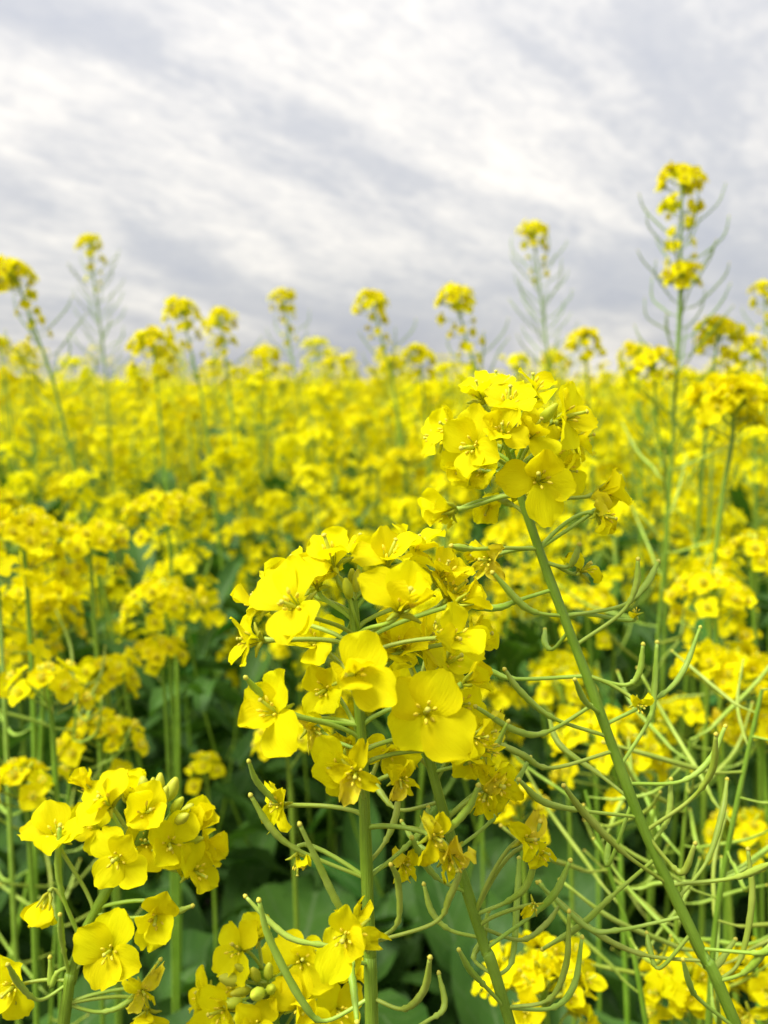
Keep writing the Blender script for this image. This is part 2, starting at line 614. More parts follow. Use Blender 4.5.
def leaf_tpl(rg, L, W, nu=8, nv=5, lobed=False):
    u = np.linspace(0, 1, nu)
    v = np.linspace(-1, 1, nv)
    UU, VV = np.meshgrid(u, v, indexing='ij')
    w = np.sin(np.clip(u * .93 + .07, 0, 1) * math.pi) ** .7
    if lobed:
        w = np.where(u < .45, .45 + .25 * np.sin(u * 30), np.sin(np.clip((u - .3) / .7, 0, 1) * math.pi) ** .5 * 1.15)
        w[0], w[-1] = .12, .15
    else:
        w[0], w[-1] = .5, .06
    a0, a1 = R(rg.uniform(15, 45)), R(rg.uniform(60, 135))
    th = a0 + (a1 - a0) * u
    x = np.cumsum(np.sin(th)) / nu * L
    z = np.cumsum(np.cos(th)) / nu * L
    ph = rg.uniform(0, 6)
    h = W * (.28 * VV ** 2 * rg.uniform(.3, 1.3) + .10 * np.abs(VV) * np.sin(11 * UU + 2 * VV + ph) + .05 * np.sin(23 * UU + 3 * VV))
    X = x[:, None] - h * np.cos(th)[:, None]
    Z = z[:, None] + h * np.sin(th)[:, None]
    Y = w[:, None] * VV * W * .5 + .012 * L * np.sin(5 * UU + ph)
    return np.stack([X, Y, Z], -1).reshape(-1, 3), grid_faces(nu, nv), np.zeros((nu - 1) * (nv - 1), int) + iLEA, np.stack([UU, VV], -1).reshape(-1, 2)


LEAF_T = [leaf_tpl(rnd, rnd.uniform(.10, .17), rnd.uniform(.028, .05)) for _ in range(6)] + \
         [leaf_tpl(rnd, rnd.uniform(.13, .22), rnd.uniform(.05, .085), 12, 7, True) for _ in range(5)]
LEAF_M = [mesh_from('leaf', *t) for t in LEAF_T]


# ------------------------------------------------------------------ object helpers
GROUP = 'rapeseed plants in bloom'


def link(o, parent=None):
    COL.objects.link(o)
    if parent is not None:
        o.parent = parent
    return o


def plant(loc, label):
    o = bpy.data.objects.new('rapeseed_plant', None)
    o.empty_display_size = .02
    o.location = loc
    o['label'] = label
    o['category'] = 'rapeseed plant'
    o['group'] = GROUP
    return link(o)


def part(name, me, parent, M=None):
    o = bpy.data.objects.new(name, me)
    link(o, parent)
    if M is not None:
        o.matrix_basis = Matrix(np.asarray(M).tolist())
    return o


def rel(p, loc):
    return np.asarray(p) - np.asarray(loc)


def full_flower(pl, base, pos, n, roll=0.0, s=1.0, state='open', stem_dir=(0, 0, 1), petals=4, ref=None, ped_r=.00066):
    """flower = pedicel and sepals, with its petals, stamens and pistil as sub-parts"""
    loc = np.array(pl.location)
    n = norm(n)
    rot = frame(n, roll, UP if ref is None else ref)
    mb = MB()
    b = rot.T @ (np.asarray(base) - pos)                       # the pedicel foot in flower space
    L = np.linalg.norm(b)
    sdl = rot.T @ norm(stem_dir)
    out = norm(-b)
    pts = bezier(b, b + norm(out * .8 + sdl * .3) * L * .35, np.array([0, 0, -L * .30]), np.array([0, 0, -.0004]), 9)
    tube(mb, pts, [ped_r * 1.3] + [ped_r] * 7 + [ped_r * 1.5], iPOD, 6)
    for k in range(4):
        a = k * math.pi / 2 + .3
        o = np.array([math.cos(a), math.sin(a), 0])
        sp = .6 if state == 'half' else 1.0
        tube(mb, np.array([o * .0004, o * .0015 * sp + [0, 0, .0010], o * .0034 * sp + [0, 0, .0022], o * .0062 * sp + [0, 0, .0026 if sp == 1 else .0075]]) * s,
             np.array([.0005, .0008, .0008, .0003]) * s, iSEP, 5)
    fo = part('flower', mb.mesh('flower'), pl, m4(rot, rel(pos, loc)))
    pool = PET[state]
    alt = PET['half'] if state in ('open', 'flat') else pool
    w_ = rnd.uniform(28, 44)
    base_a = [w_, 180 - w_, 180 + w_, 360 - w_]
    order = rnd.sample(range(4), 4)[:petals]
    for k in order:
        a = R(base_a[k]) + rnd.uniform(-.2, .2)
        ss = s * rnd.uniform(.84, 1.06)
        tilt = rnd.uniform(-.36, .26)
        ct, st_ = math.cos(tilt), math.sin(tilt)
        T = np.array([[ct, 0, st_], [0, 1, 0], [-st_, 0, ct]])
        part('petal', rnd.choice(alt if rnd.random() < .16 else pool), fo, m4(rotz(a) @ T, np.zeros(3), ss))
    part('stamen_ring', rnd.choice(ANTHERS), fo, m4(rotz(rnd.uniform(0, 6)), np.zeros(3), s * (.7 if state == 'half' else .85)))
    part('pistil', rnd.choice(PISTIL), fo, m4(rotz(rnd.uniform(0, 6)), np.zeros(3), s * rnd.uniform(.75, 1.0)))
    return fo


def bud_obj(pl, pos, n, s, base, mesh_cache={}):
    k = rnd.randrange(4)
    if k not in mesh_cache:
        mb = MB()
        bud_geo(mb, np.eye(4), L=.0080 - .0005 * k, r=.00155 + .00008 * k, mi=iBUD if k % 2 else iSEP)
        tube(mb, [(0, 0, .0002), (0, 0, -.004), (.0006, 0, -.011)], .0005, iPOD, 5)
        mesh_cache[k] = mb.mesh('bud')
    return part('bud', mesh_cache[k], pl, m4(frame(n, rnd.uniform(0, 6)), rel(pos, np.array(pl.location)), s))


def stem_obj(pl, pts, r_top, r_bot, name='stem', nseg=9, n=40):
    mb = MB()
    q = spline(rel(pts, np.array(pl.location)), n)
    t = np.linspace(0, 1, n)
    rad = r_top + (r_bot - r_top) * t ** .6
    rad = rad * (1 + .05 * np.sin(t * 60))
    tube(mb, q, rad, iSTE, nseg)
    return part(name, mb.mesh(name), pl), q + np.array(pl.location)


def attach(q, pos, drop):
    """the stem point a pedicel of a flower at pos leaves from"""
    tgt = np.asarray(pos) - np.array([0, 0, drop])
    i = int(np.argmin(np.linalg.norm(q - tgt, axis=1)))
    j = max(i - 1, 0)
    return q[i], norm(q[j] - q[min(i + 1, len(q) - 1)])


def to_ground(pts):
    """carry a stem on from its last two points, bending down into the soil"""
    p, dv = pts[-1], norm(pts[-1] - pts[-2])
    k = p[2] * .30 / max(.5, abs(dv[2]))
    base = np.array([p[0] + dv[0] * k * 1.3, p[1] + dv[1] * k * 1.3 + .05, -.005])
    return list(bezier(p, p + dv * p[2] * .3, base + [0, 0, p[2] * .45], base, 6)[1:])


def foreground(label, d, stem_px, r_top, r_bot, flowers, pods=(), buds=(), lean=(0.02, .03)):
    pts = [P(*(s if len(s) == 3 else (*s, d))) for s in stem_px]
    pts += to_ground(pts)
    pl = plant(tuple(pts[-1]), label)
    _, q = stem_obj(pl, pts, r_top, r_bot, n=70)
    for fl in flowers:
        px, py, dd, n, roll, s, state = fl[:7]
        pos = P(px, py, d + dd)
        if len(fl) > 7 and fl[7]:
            b, sdir = attach(q, P(*fl[7], d), 0)
        else:
            b, sdir = attach(q, pos, .010)
        full_flower(pl, b, pos, V(*n), R(roll), s, state, sdir, fl[8] if len(fl) > 8 else 4)
    for pd in pods:
        cps, jt = pd[0], pd[1]
        z0, z1 = (pd[2] if len(pd) > 2 else (0, rnd.uniform(-.02, .02)))
        k = len(cps)
        w = [P(x, y, d + z0 + (z1 - z0) * i / (k - 1)) for i, (x, y) in enumerate(cps)]
        if not (len(pd) > 3):
            i = int(np.argmin(np.linalg.norm(q - w[0], axis=1)))
            if np.linalg.norm(q[i] - w[0]) < .012:
                w[0] = q[i]
        mb = MB()
        sc = d / .28
        pod_add(mb, rel(np.array(w), np.array(pl.location)), jt, rp=.00060 * sc ** .5, rd=rnd.uniform(.00088, .00108) * sc ** .5, nseg=8, n=26)
        part('pod', mb.mesh('pod'), pl)
    for bx, by, dd, n, s in buds:
        bud_obj(pl, P(bx, by, d + dd), V(*n), s, None)
    return pl, q


# ------------------------------------------------------------------ ground
def ground_mat():
    m, n, l = new_mat('soil')
    o = N(n, 'ShaderNodeOutputMaterial')
    tc = N(n, 'ShaderNodeTexCoord')
    no = N(n, 'ShaderNodeTexNoise')
    no.inputs['Scale'].default_value = 9
    no.inputs['Detail'].default_value = 8
    l.new(tc.outputs['Object'], no.inputs['Vector'])
    rp = N(n, 'ShaderNodeValToRGB')
    rp.color_ramp.elements[0].color = (.028, .022, .014, 1)
    rp.color_ramp.elements[1].color = (.11, .085, .055, 1)
    l.new(no.outputs[0], rp.inputs[0])
    p = N(n, 'ShaderNodeBsdfPrincipled')
    p.inputs['Roughness'].default_value = .95
    l.new(rp.outputs[0], p.inputs['Base Color'])
    bp = N(n, 'ShaderNodeBump')
    bp.inputs['Distance'].default_value = .03
    l.new(no.outputs[0], bp.inputs['Height'])
    l.new(bp.outputs[0], p.inputs['Normal'])
    l.new(p.outputs[0], o.inputs[0])
    return m


me = bpy.data.meshes.new('ground')
g = 1200
me.from_pydata([(-g, -g, 0), (g, -g, 0), (g, g, 0), (-g, g, 0)], [], [(0, 1, 2, 3)])
me.materials.append(ground_mat())
go = link(bpy.data.objects.new('ground', me))
go['kind'] = 'structure'

# ------------------------------------------------------------------ the two plants in focus
o_, h_, w_, f_ = 'open', 'half', 'wilt', 'flat'
foreground('big bright yellow flower head in focus on a straight upright stem, lowest centre', .25,
    [(353, 600), (356, 640), (360, 720), (364, 800), (367, 880), (370, 960), (372, 1030)], .0013, .0021,
    [   # px, py, depth offset, facing (right, up, to the camera), roll, size, state
        (354, 676, -.022, (.02, .30, .95), 8, 0.98, f_, (358, 700)),
        (302, 612, -.018, (-.40, .45, .80), 30, 1.06, f_, (354, 640)),
        (334, 570, .000, (-.10, .86, .50), 10, 0.96, o_),
        (386, 570, .004, (.12, .90, .40), 40, 0.98, o_),
        (398, 614, -.020, (.30, .68, .66), 20, 1.04, f_, (357, 640)),
        (436, 584, .008, (.45, .85, .20), 0, 0.90, o_),
        (455, 604, .002, (.92, .35, .15), 25, 0.69, h_, (358, 650)),
        (446, 638, -.006, (.62, .10, .76), 50, 0.90, o_, (358, 665)),
        (263, 640, -.004, (-.92, .10, .36), 15, 0.84, o_, (356, 650)),
        (285, 714, -.012, (-.66, .36, .66), 12, 0.98, f_, (360, 738)),
        (309, 724, .010, (.30, -.20, .60), 30, 0.71, w_, (360, 730)),
        (424, 714, -.016, (.05, .32, .95), 2, 1.06, f_, (361, 705)),
        (463, 684, .000, (.75, .50, .30), 35, 0.66, h_, (360, 720)),
        (471, 736, .000, (.60, .05, .80), 20, 0.69, w_, (361, 745)),
        (480, 750, .006, (.80, .20, .50), 60, 0.66, w_, (362, 760)),
        (357, 772, -.012, (-.15, .10, .95), 30, 0.85, w_, (363, 800)),
        (346, 768, -.006, (-.45, .20, .80), 70, 0.84, o_, (363, 800)),
        (398, 776, -.004, (.25, -.10, .90), 10, 0.66, w_, (363, 790)),
        (352, 744, .016, (-.20, .10, .90), 0, 0.71, w_),
        (386, 750, .014, (.20, .10, .90), 45, 0.76, o_),
        (384, 648, .014, (.30, .70, .40), 0, 0.89, o_),
        (322, 648, .014, (-.50, .50, .50), 0, 0.89, o_),
        (418, 596, .022, (.40, .80, -.10), 0, 0.93, o_),
        (360, 564, .020, (.00, .90, -.20), 0, 0.93, o_),
        (300, 583, .014, (-.50, .80, .00), 0, 0.93, o_),
        (411, 648, .020, (.70, .40, .30), 0, 0.89, o_),
        (284, 805, .000, (-.50, .30, .80), 0, 0.69, w_, (364, 816)),
        (297, 853, .002, (.10, -.80, .50), 0, 0.55, w_, (365, 880), 2),
        (354, 932, -.012, (.10, .35, .90), 200, 0.87, w_, (369, 950)),
        (347, 934, -.014, (-.20, .20, .95), 30, 0.84, o_, (369, 950), 3),
        (402, 862, .012, (.30, .10, .90), 0, 0.65, w_, (366, 885)),
        (430, 835, -.008, (.35, .10, .90), 0, 0.76, w_, (366, 828)),
        (446, 600, .010, (.50, .60, .50), 10, .88, o_, (358, 650)), (462, 640, .012, (.80, .30, .40), 40, .82, o_, (358, 668)),
        (412, 560, .012, (.30, .90, .20), 0, .9, o_), (270, 610, .012, (-.70, .50, .30), 30, .88, o_), (318, 590, .004, (-.20, .80, .50), 60, .85, o_),
        (330, 690, .014, (-.30, .20, .80), 0, .82, o_), (446, 738, .006, (.40, .00, .85), 0, .85, o_, (362, 752)), (396, 655, .012, (.20, .50, .70), 20, .88, o_),
        (447, 848, -.006, (.30, -.50, .80), 40, 0.85, w_, (366, 830), 3),
    ],
    pods=[
        ([(361, 880), (298, 850), (271, 828), (251, 796)], .42),
        ([(283, 806), (270, 796), (256, 780), (249, 762)], .15, (0, -.01), 1),
        ([(356, 927), (339, 906), (319, 865), (300, 825)], .1, (-.01, -.02), 1),
        ([(369, 953), (337, 947), (295, 940), (271, 923), (246, 897)], .42),
        ([(371, 1010), (325, 1021), (302, 1001), (270, 940), (259, 901)], .35),
        ([(374, 882), (400, 852), (420, 832), (428, 808)], .45),
        ([(372, 943), (397, 924), (398, 882), (391, 865)], .4),
        ([(374, 996), (403, 1009), (424, 990), (430, 958)], .42),
        ([(372, 1026), (424, 1023), (444, 1007), (439, 974)], .5),
        ([(371, 943), (434, 923), (450, 896), (462, 868)], .5),
        ([(368, 960), (352, 965), (354, 990), (357, 1021)], .3),
        ([(366, 860), (385, 842), (396, 815), (398, 790)], .4, (0, .02)),
        ([(361, 720), (300, 716), (262, 694), (246, 678)], .55, (0, -.02)),
        ([(360, 745), (330, 738), (312, 720), (306, 702)], .5, (0, .02)),
        ([(437, 836), (452, 826), (470, 806), (478, 786)], .1, (-.008, -.012), 1),
    ],
    buds=[(350, 598, -.004, (-.2, .9, .3), .9), (356, 592, 0, (.1, 1, 0), .9), (345, 592, .004, (-.4, .9, 0), .8), (362, 598, .003, (.4, .8, .1), .9),
          (352, 586, .004, (0, 1, 0), .75)])

foreground('rapeseed plant with a long slanting stem full of curved green pods under its yellow head', .285,
    [(505, 428), (513, 462), (522, 498), (543, 560), (566, 622), (592, 690), (612, 745), (640, 820), (668, 882), (703, 955), (738, 1030)], .0012, .0020,
    [
        (478, 450, -.014, (-.42, .18, .88), 20, 0.94, f_, (515, 475)),
        (460, 434, .000, (-.80, .40, .40), 0, 0.85, o_, (514, 465)),
        (484, 404, .004, (-.40, .85, .25), 15, 0.85, o_),
        (508, 414, -.010, (.00, .82, .55), 5, 0.89, f_),
        (530, 400, .006, (.22, .80, .35), 30, 0.93, o_),
        (554, 421, -.006, (.74, .30, .55), 12, 0.94, f_, (516, 470)),
        (536, 482, -.014, (.12, .12, .96), 48, 0.98, f_, (519, 490)),
        (504, 438, -.016, (-.20, .55, .80), 25, 0.78, o_, (514, 470)),
        (526, 442, -.012, (.25, .60, .70), 0, 0.85, o_, (515, 470)),
        (544, 456, .012, (.50, .30, .50), 0, 0.85, o_),
        (489, 472, .010, (-.40, .00, .70), 0, 0.81, o_),
        (516, 418, .018, (.10, .90, -.10), 0, 0.85, o_),
        (552, 440, .018, (.70, .50, -.10), 0, 0.85, o_),
        (491, 502, .018, (-.30, -.30, .70), 0, 0.72, o_, (521, 495)),
        (514, 488, .014, (.00, -.10, .80), 0, 0.64, h_, (521, 497)),
        (456, 509, .000, (-.95, .05, .25), 30, 0.82, h_, (521, 492)),
        (453, 512, .004, (-.80, -.40, .40), 30, 0.68, w_, (521, 492), 2),
        (594, 495, .002, (.85, .25, .30), 0, 0.84, h_, (526, 510)),
        (595, 513, .000, (.60, -.20, .70), 0, 0.76, w_, (540, 548)),
        (491, 558, .000, (-.40, -.20, .80), 0, 0.80, w_, (541, 548)),
        (486, 555, .006, (-.70, .10, .60), 90, 0.68, w_, (541, 546)),
        (578, 573, .000, (.60, .40, .60), 0, 0.72, w_, (547, 564), 2),
        (636, 702, -.004, (.20, -.30, .90), 0, 0.56, w_, (588, 672), 2),
        (636, 616, .004, (-.20, .60, .60), 0, 0.40, w_, (566, 616), 1),
        (446, 440, .012, (-.80, .20, .40), 0, .85, o_), (568, 440, .008, (.80, .10, .40), 0, .85, o_, (516, 475)), (500, 396, .012, (-.10, .90, .10), 0, .85, o_),
        (468, 470, .004, (-.50, -.10, .80), 0, .8, o_, (517, 482)), (556, 470, .012, (.60, -.10, .60), 0, .8, o_, (520, 492)),
    ],
    pods=[
        ([(557, 620), (528, 609), (493, 573)], .45), ([(547, 590), (519, 600), (495, 608), (451, 605)], .45),
        ([(562, 615), (621, 606), (645, 586), (658, 562)], .55), ([(577, 645), (621, 613), (636, 586), (638, 560)], .5),
        ([(566, 630), (553, 649), (545, 643), (545, 630)], .5), ([(577, 673), (519, 679), (495, 673), (466, 655)], .45),
        ([(585, 670), (624, 685), (639, 673), (643, 645)], .5), ([(587, 701), (547, 732), (517, 731), (476, 707)], .42),
        ([(602, 737), (553, 718), (521, 692), (505, 670)], .42), ([(607, 718), (660, 696), (683, 671), (700, 628)], .42),
        ([(621, 761), (649, 720), (654, 692), (657, 643)], .4), ([(609, 759), (551, 768), (521, 754), (485, 737)], .45),
        ([(628, 780), (679, 782), (709, 761), (725, 727)], .45), ([(594, 722), (585, 701), (575, 680)], .4),
        ([(632, 814), (577, 810), (542, 801), (519, 780)], .4), ([(654, 861), (611, 897), (581, 925), (543, 949)], .42),
        ([(675, 912), (619, 930), (587, 927), (538, 883)], .42), ([(696, 964), (645, 955), (598, 934), (555, 897)], .42),
        ([(628, 803), (612, 858), (607, 862), (609, 838)], .6), ([(649, 825), (666, 859), (683, 872), (695, 844)], .5),
        ([(673, 883), (733, 878), (772, 863)], .6), ([(675, 891), (696, 951), (713, 968), (735, 940)], .55),
        ([(688, 904), (707, 861), (722, 814), (727, 780)], .42), ([(700, 940), (756, 953), (775, 950)], .5),
        ([(662, 895), (624, 853), (585, 814), (564, 786)], .4), ([(655, 850), (668, 818), (671, 780)], .4),
        ([(540, 547), (500, 548), (472, 549), (452, 546)], .7), ([(542, 546), (579, 522), (600, 506), (617, 484)], .6),
        ([(546, 563), (566, 567), (574, 560), (579, 545)], .5), ([(530, 520), (518, 508), (500, 500)], .7),
        ([(725, 1000), (740, 960), (752, 900), (748, 850)], .4), ([(690, 930), (660, 968), (650, 950), (647, 934)], .5),
        ([(712, 975), (745, 972), (770, 945)], .5), ([(640, 825), (690, 800), (712, 770), (716, 735)], .5),
        ([(735, 1020), (700, 1000), (690, 985), (683, 960)], .5), ([(632, 800), (600, 775), (560, 745), (548, 715)], .4, (0, .03)),
    ],
    buds=[(506, 424, 0, (0, 1, .1), .9), (500, 426, -.004, (-.3, .9, .2), .9), (511, 424, -.002, (.3, .9, .2), .9), (538, 425, -.010, (.5, .6, .5), 1.2)],
    lean=(.06, .05))

# second stem of the centre, its head mostly hidden behind the front one
foreground('rapeseed plant whose green stem leans up leftwards behind the big centre head', .275,
    [(418, 690), (424, 735), (440, 800), (460, 868), (484, 945), (512, 1030)], .0014, .0020,
    [
        (408, 655, .006, (.1, .6, .5), 0, 1.0, o_), (440, 668, .012, (.5, .4, .5), 0, 1.0, o_), (395, 690, .010, (-.2, .3, .8), 0, .9, o_),
        (452, 705, .004, (.6, .2, .7), 0, .9, o_), (428, 650, .02, (.2, .9, .1), 0, 1, o_),
        (478, 735, .002, (.5, .2, .8), 0, .8, w_), (462, 748, .0, (.3, -.3, .8), 0, .85, o_),
        (493, 785, -.004, (.3, .25, .9), 20, .95, w_, (446, 820)), (486, 793, -.006, (-.2, .0, .95), 0, .8, w_, (446, 820), 3),
        (522, 840, -.010, (.3, .3, .8), 0, .85, w_, (474, 912)), (532, 848, -.006, (.6, .0, .7), 0, .7, w_, (474, 912), 2),
        (407, 748, .004, (-.3, .2, .8), 0, .75, w_), (534, 905, -.01, (-.2, .3, .9), 0, .5, w_, (478, 925), 1),
    ],
    pods=[
        ([(487, 948), (532, 915), (555, 893), (570, 861)], .4), ([(474, 912), (510, 900), (530, 878), (540, 822)], .35, (0, -.012)),
        ([(496, 980), (474, 959), (483, 938), (488, 912)], .4), ([(500, 1000), (484, 985), (470, 970), (459, 950)], .4),
        ([(448, 826), (478, 790), (486, 775), (490, 745)], .4, (0, .01)), ([(442, 806), (400, 810), (380, 792), (372, 775)], .5, (0, .02)),
        ([(500, 990), (512, 960), (517, 900), (519, 859)], .35), ([(506, 1008), (548, 1000), (566, 965), (569, 912)], .4),
        ([(508, 1014), (552, 1008), (574, 985), (582, 938)], .4), ([(455, 850), (490, 822), (512, 790), (530, 758)], .4),
        ([(434, 775), (470, 762), (492, 752), (508, 722)], .45), ([(468, 892), (440, 880), (424, 862), (412, 838)], .45),
        ([(452, 842), (430, 850), (415, 842), (402, 822)], .45), ([(478, 928), (520, 940), (545, 925), (560, 905)], .45, (0, .02)),
        ([(480, 935), (450, 930), (432, 912), (424, 885)], .45),
    ], lean=(.03, .06))

# lower left head with green buds
foreground('bright yellow head with pale green buds on a curved stem, lower left', .30,
    [(148, 826), (133, 850), (112, 882), (95, 912), (81, 942), (71, 980), (63, 1030)], .0014, .0022,
    [
        (122, 857, -.012, (.0, .25, .95), 10, 0.97, f_), (112, 808, -.002, (-.30, .60, .60), 30, 0.95, f_), (146, 816, -.006, (.15, .50, .80), 10, 0.95, o_),
        (58, 842, .000, (.05, .80, .55), 45, 0.99, o_, (95, 912)), (49, 893, .000, (-.10, -.60, .60), 0, 0.80, h_, (82, 940)),
        (188, 872, .002, (.72, .25, .55), 0, 0.95, o_), (157, 908, -.008, (.15, -.15, .92), 15, 0.99, o_, (96, 910)),
        (114, 948, -.006, (-.05, .22, .95), 20, 0.99, f_, (74, 965)), (19, 985, .0, (-.20, .30, .85), 0, 0.90, o_, (68, 990)),
        (142, 990, .0, (.35, .25, .85), 0, 0.80, w_, (66, 1010)), (148, 1010, .0, (.1, -.3, .9), 0, 0.80, o_, (65, 1022)),
        (184, 830, .006, (.60, .55, .30), 0, 0.90, h_), (168, 842, -.004, (.35, .20, .90), 0, 0.95, o_), (148, 843, .004, (.1, .4, .8), 0, 0.90, o_),
        (91, 937, .010, (.10, .10, .90), 0, 0.76, w_), (176, 852, .012, (.6, .3, .4), 0, 0.95, o_), (103, 830, .012, (-.4, .5, .5), 0, 0.90, o_),
        (130, 805, .014, (0, .9, .0), 0, 0.95, h_), (194, 850, .01, (.8, .3, .2), 0, 0.86, h_), (96, 795, .004, (-.6, .7, .2), 0, 0.76, h_),
    ],
    pods=[([(75, 962), (58, 972), (51, 985), (50, 958)], .4), ([(68, 990), (40, 1000), (20, 985), (8, 965)], .5), ([(66, 1008), (100, 1012), (130, 1000), (160, 960)], .45),
          ([(95, 912), (120, 918), (165, 915), (192, 906)], .6, (0, -.01)), ([(82, 940), (66, 905), (58, 870), (60, 826)], .5),
          ([(70, 985), (62, 940), (60, 915)], .4), ([(72, 975), (92, 950), (98, 920)], .4)],
    buds=[(152, 800, -.004, (.1, 1, .2), 1.05), (161, 806, -.004, (.3, .95, .1), 1.0), (172, 812, -.002, (.6, .8, .2), 1.0), (181, 816, .002, (.7, .7, .1), .95),
          (168, 800, .003, (.35, .95, 0), 1.3), (145, 800, .004, (-.1, 1, 0), 1.3), (158, 798, .006, (.1, 1, 0), 1.2), (176, 822, -.006, (.7, .5, .4), 1.0), (186, 842, -.002, (.9, .3, .3), .9)])

foreground('yellow head with plump buds, cut by the bottom edge left of the centre stem', .315,
    [(262, 968), (268, 990), (276, 1034)], .0014, .0026,
    [
        (244, 950, -.004, (-.50, .40, .72), 0, 0.90, f_), (258, 940, .004, (-.1, .8, .4), 0, 0.85, o_), (302, 960, -.004, (.1, .45, .88), 12, 0.92, f_), (326, 958, .0, (.25, .45, .8), 20, 0.85, o_),
        (214, 998, .002, (-.80, .30, .45), 0, 0.90, o_), (300, 1004, -.010, (.2, .15, .95), 0, 0.95, f_), (334, 1008, -.002, (.5, .1, .85), 0, 0.90, f_),
        (350, 974, .006, (.7, .4, .5), 0, 0.72, h_), (228, 1008, -.006, (-.35, .2, .9), 0, 0.95, f_), (258, 1020, -.012, (0, .2, .97), 0, 0.90, o_), (284, 975, .012, (0, .6, .6), 0, 0.90, o_),
        (318, 985, .010, (.3, .3, .7), 0, 0.85, o_), (240, 985, .012, (-.5, .3, .6), 0, 0.81, o_), (212, 1018, .0, (-.5, -.2, .8), 0, 0.81, o_), (275, 1000, .01, (0, .3, .9), 0, 0.81, h_),
        (318, 1026, -.004, (.3, -.2, .9), 0, 0.90, o_),
    ],
    buds=[(241, 981, -.010, (-.9, .3, .3), 1.25), (252, 975, -.008, (-.6, .6, .4), 1.05), (262, 992, -.014, (-.3, .3, .9), 1.25), (242, 1000, -.010, (-.9, -.1, .4), 1.05),
          (249, 1008, -.012, (-.7, -.3, .6), 1.05), (258, 980, -.010, (-.2, .8, .5), 1.05), (268, 978, -.008, (.1, .8, .4), 1.05), (270, 990, -.012, (.2, .5, .8), 1.05), (250, 990, -.012, (-.7, .2, .7), 1.05)],
    lean=(.02, .04))


# ------------------------------------------------------------------ generic heads
def dome_dirs(n, spread):
    """directions on a dome, golden-angle spaced; i = 0 at the top"""
    for i in range(n):
        t = (i + .5) / n
        th = spread * t ** .62
        a = i * 2.399963 + rnd.uniform(-.35, .35)
        yield np.array([math.sin(th) * math.cos(a), math.sin(th) * math.sin(a), math.cos(th)]), t


def near_head(label, px, py, d, r, n, stem_px, full=True, squash=.8, pods=(), lean=(.03, .05), r_stem=.0024, spread=1.75):
    """a plant close to the lens: every flower (and petal, when full) its own piece"""
    c = P(px, py, d)
    pts = [c + [0, 0, r * .45]] + [P(*(s if len(s) == 3 else (*s, d))) for s in stem_px]
    pts += to_ground(pts)
    pl = plant(tuple(pts[-1]), label)
    _, q = stem_obj(pl, pts, .0014, r_stem, n=44, nseg=8)
    head_flowers(pl, q, c, r, n, full, squash, spread)
    for cps, jt in pods:
        w = [P(x, y, d + .02 * math.sin(i * 2.1 + x)) for i, (x, y) in enumerate(cps)]
        mb = MB()
        pod_add(mb, rel(np.array(w), np.array(pl.location)), jt, rp=.0006, rd=.0012, nseg=6, n=18)
        part('pod', mb.mesh('pod'), pl)
    return pl, q


def head_flowers(pl, q, c, r, n, full, squash=.8, spread=1.75):
    loc = np.array(pl.location)
    for dr, t in dome_dirs(n, spread):
        rad = r * rnd.uniform(.72, 1.02) * (.55 + .45 * min(1, t * 2.2))
        pos = c + dr * np.array([1, 1, squash]) * rad
        if t > .8:
            pos[2] -= rnd.uniform(0, .8) * r
        nn = norm(dr * np.array([1, 1, .7]) + [rnd.uniform(-.3, .3), rnd.uniform(-.3, .3), .35 + rnd.uniform(-.2, .3)])
        b, sdir = attach(q, pos, .012)
        if full:
            st = 'half' if t < .12 else ('wilt' if t > .85 and rnd.random() < .5 else 'open')
            full_flower(pl, b, pos, nn, rnd.uniform(0, 6.28), rnd.uniform(.9, 1.05) * (.75 if t < .12 else 1), st, sdir)
        else:
            me, L = rnd.choice(MIDFL[:18] if t > .1 else MIDFL)
            ln = np.linalg.norm(pos - b)
            ax = norm(pos - b + nn * .012)
            part('flower', me, pl, m4(frame(ax, rnd.uniform(0, 6.28)), rel(pos - ax * L, loc), rnd.uniform(.85, 1.05)))
    for k in range(6):
        a = rnd.uniform(0, 6.28)
        dr = norm([math.cos(a) * .5, math.sin(a) * .5, 1])
        bud_obj(pl, c + dr * np.array([.3, .3, .62]) * r, dr, rnd.uniform(.7, 1.0), None)


near_head('soft yellow head at the bottom edge, under the long slanting pod stem', 540, 988, .44, .020, 22, [(548, 1034)])
near_head('soft yellow head low at the right, crossed by the slanting pod-bearing stem', 690, 990, .47, .020, 20, [(694, 1034)])
near_head('soft yellow head at the right edge of the bottom right corner', 772, 985, .46, .018, 14, [(770, 1034)])
near_head('blurred yellow head seen through the pods beside the slanting stem at mid height', 608, 752, .62, .034, 34, [(618, 800), (622, 900), (628, 1034)],
          pods=[([(620, 860), (600, 850), (585, 820)], .4), ([(622, 890), (650, 880), (668, 845)], .4)])
near_head('broad blurred yellow head at the right edge, above a branching pale stem', 730, 680, .60, .028, 30, [(716, 730), (722, 800), (738, 1034)],
          pods=[([(718, 750), (690, 745), (660, 720)], .4), ([(720, 770), (745, 760), (765, 730)], .4), ([(726, 860), (700, 850), (690, 810)], .4)])
near_head('large blurred yellow head on its own dark stem, right, at the horizon', 728, 402, .66, .022, 30, [(733, 432), (722, 500), (712, 600), (705, 760), (700, 1034)], spread=1.9)
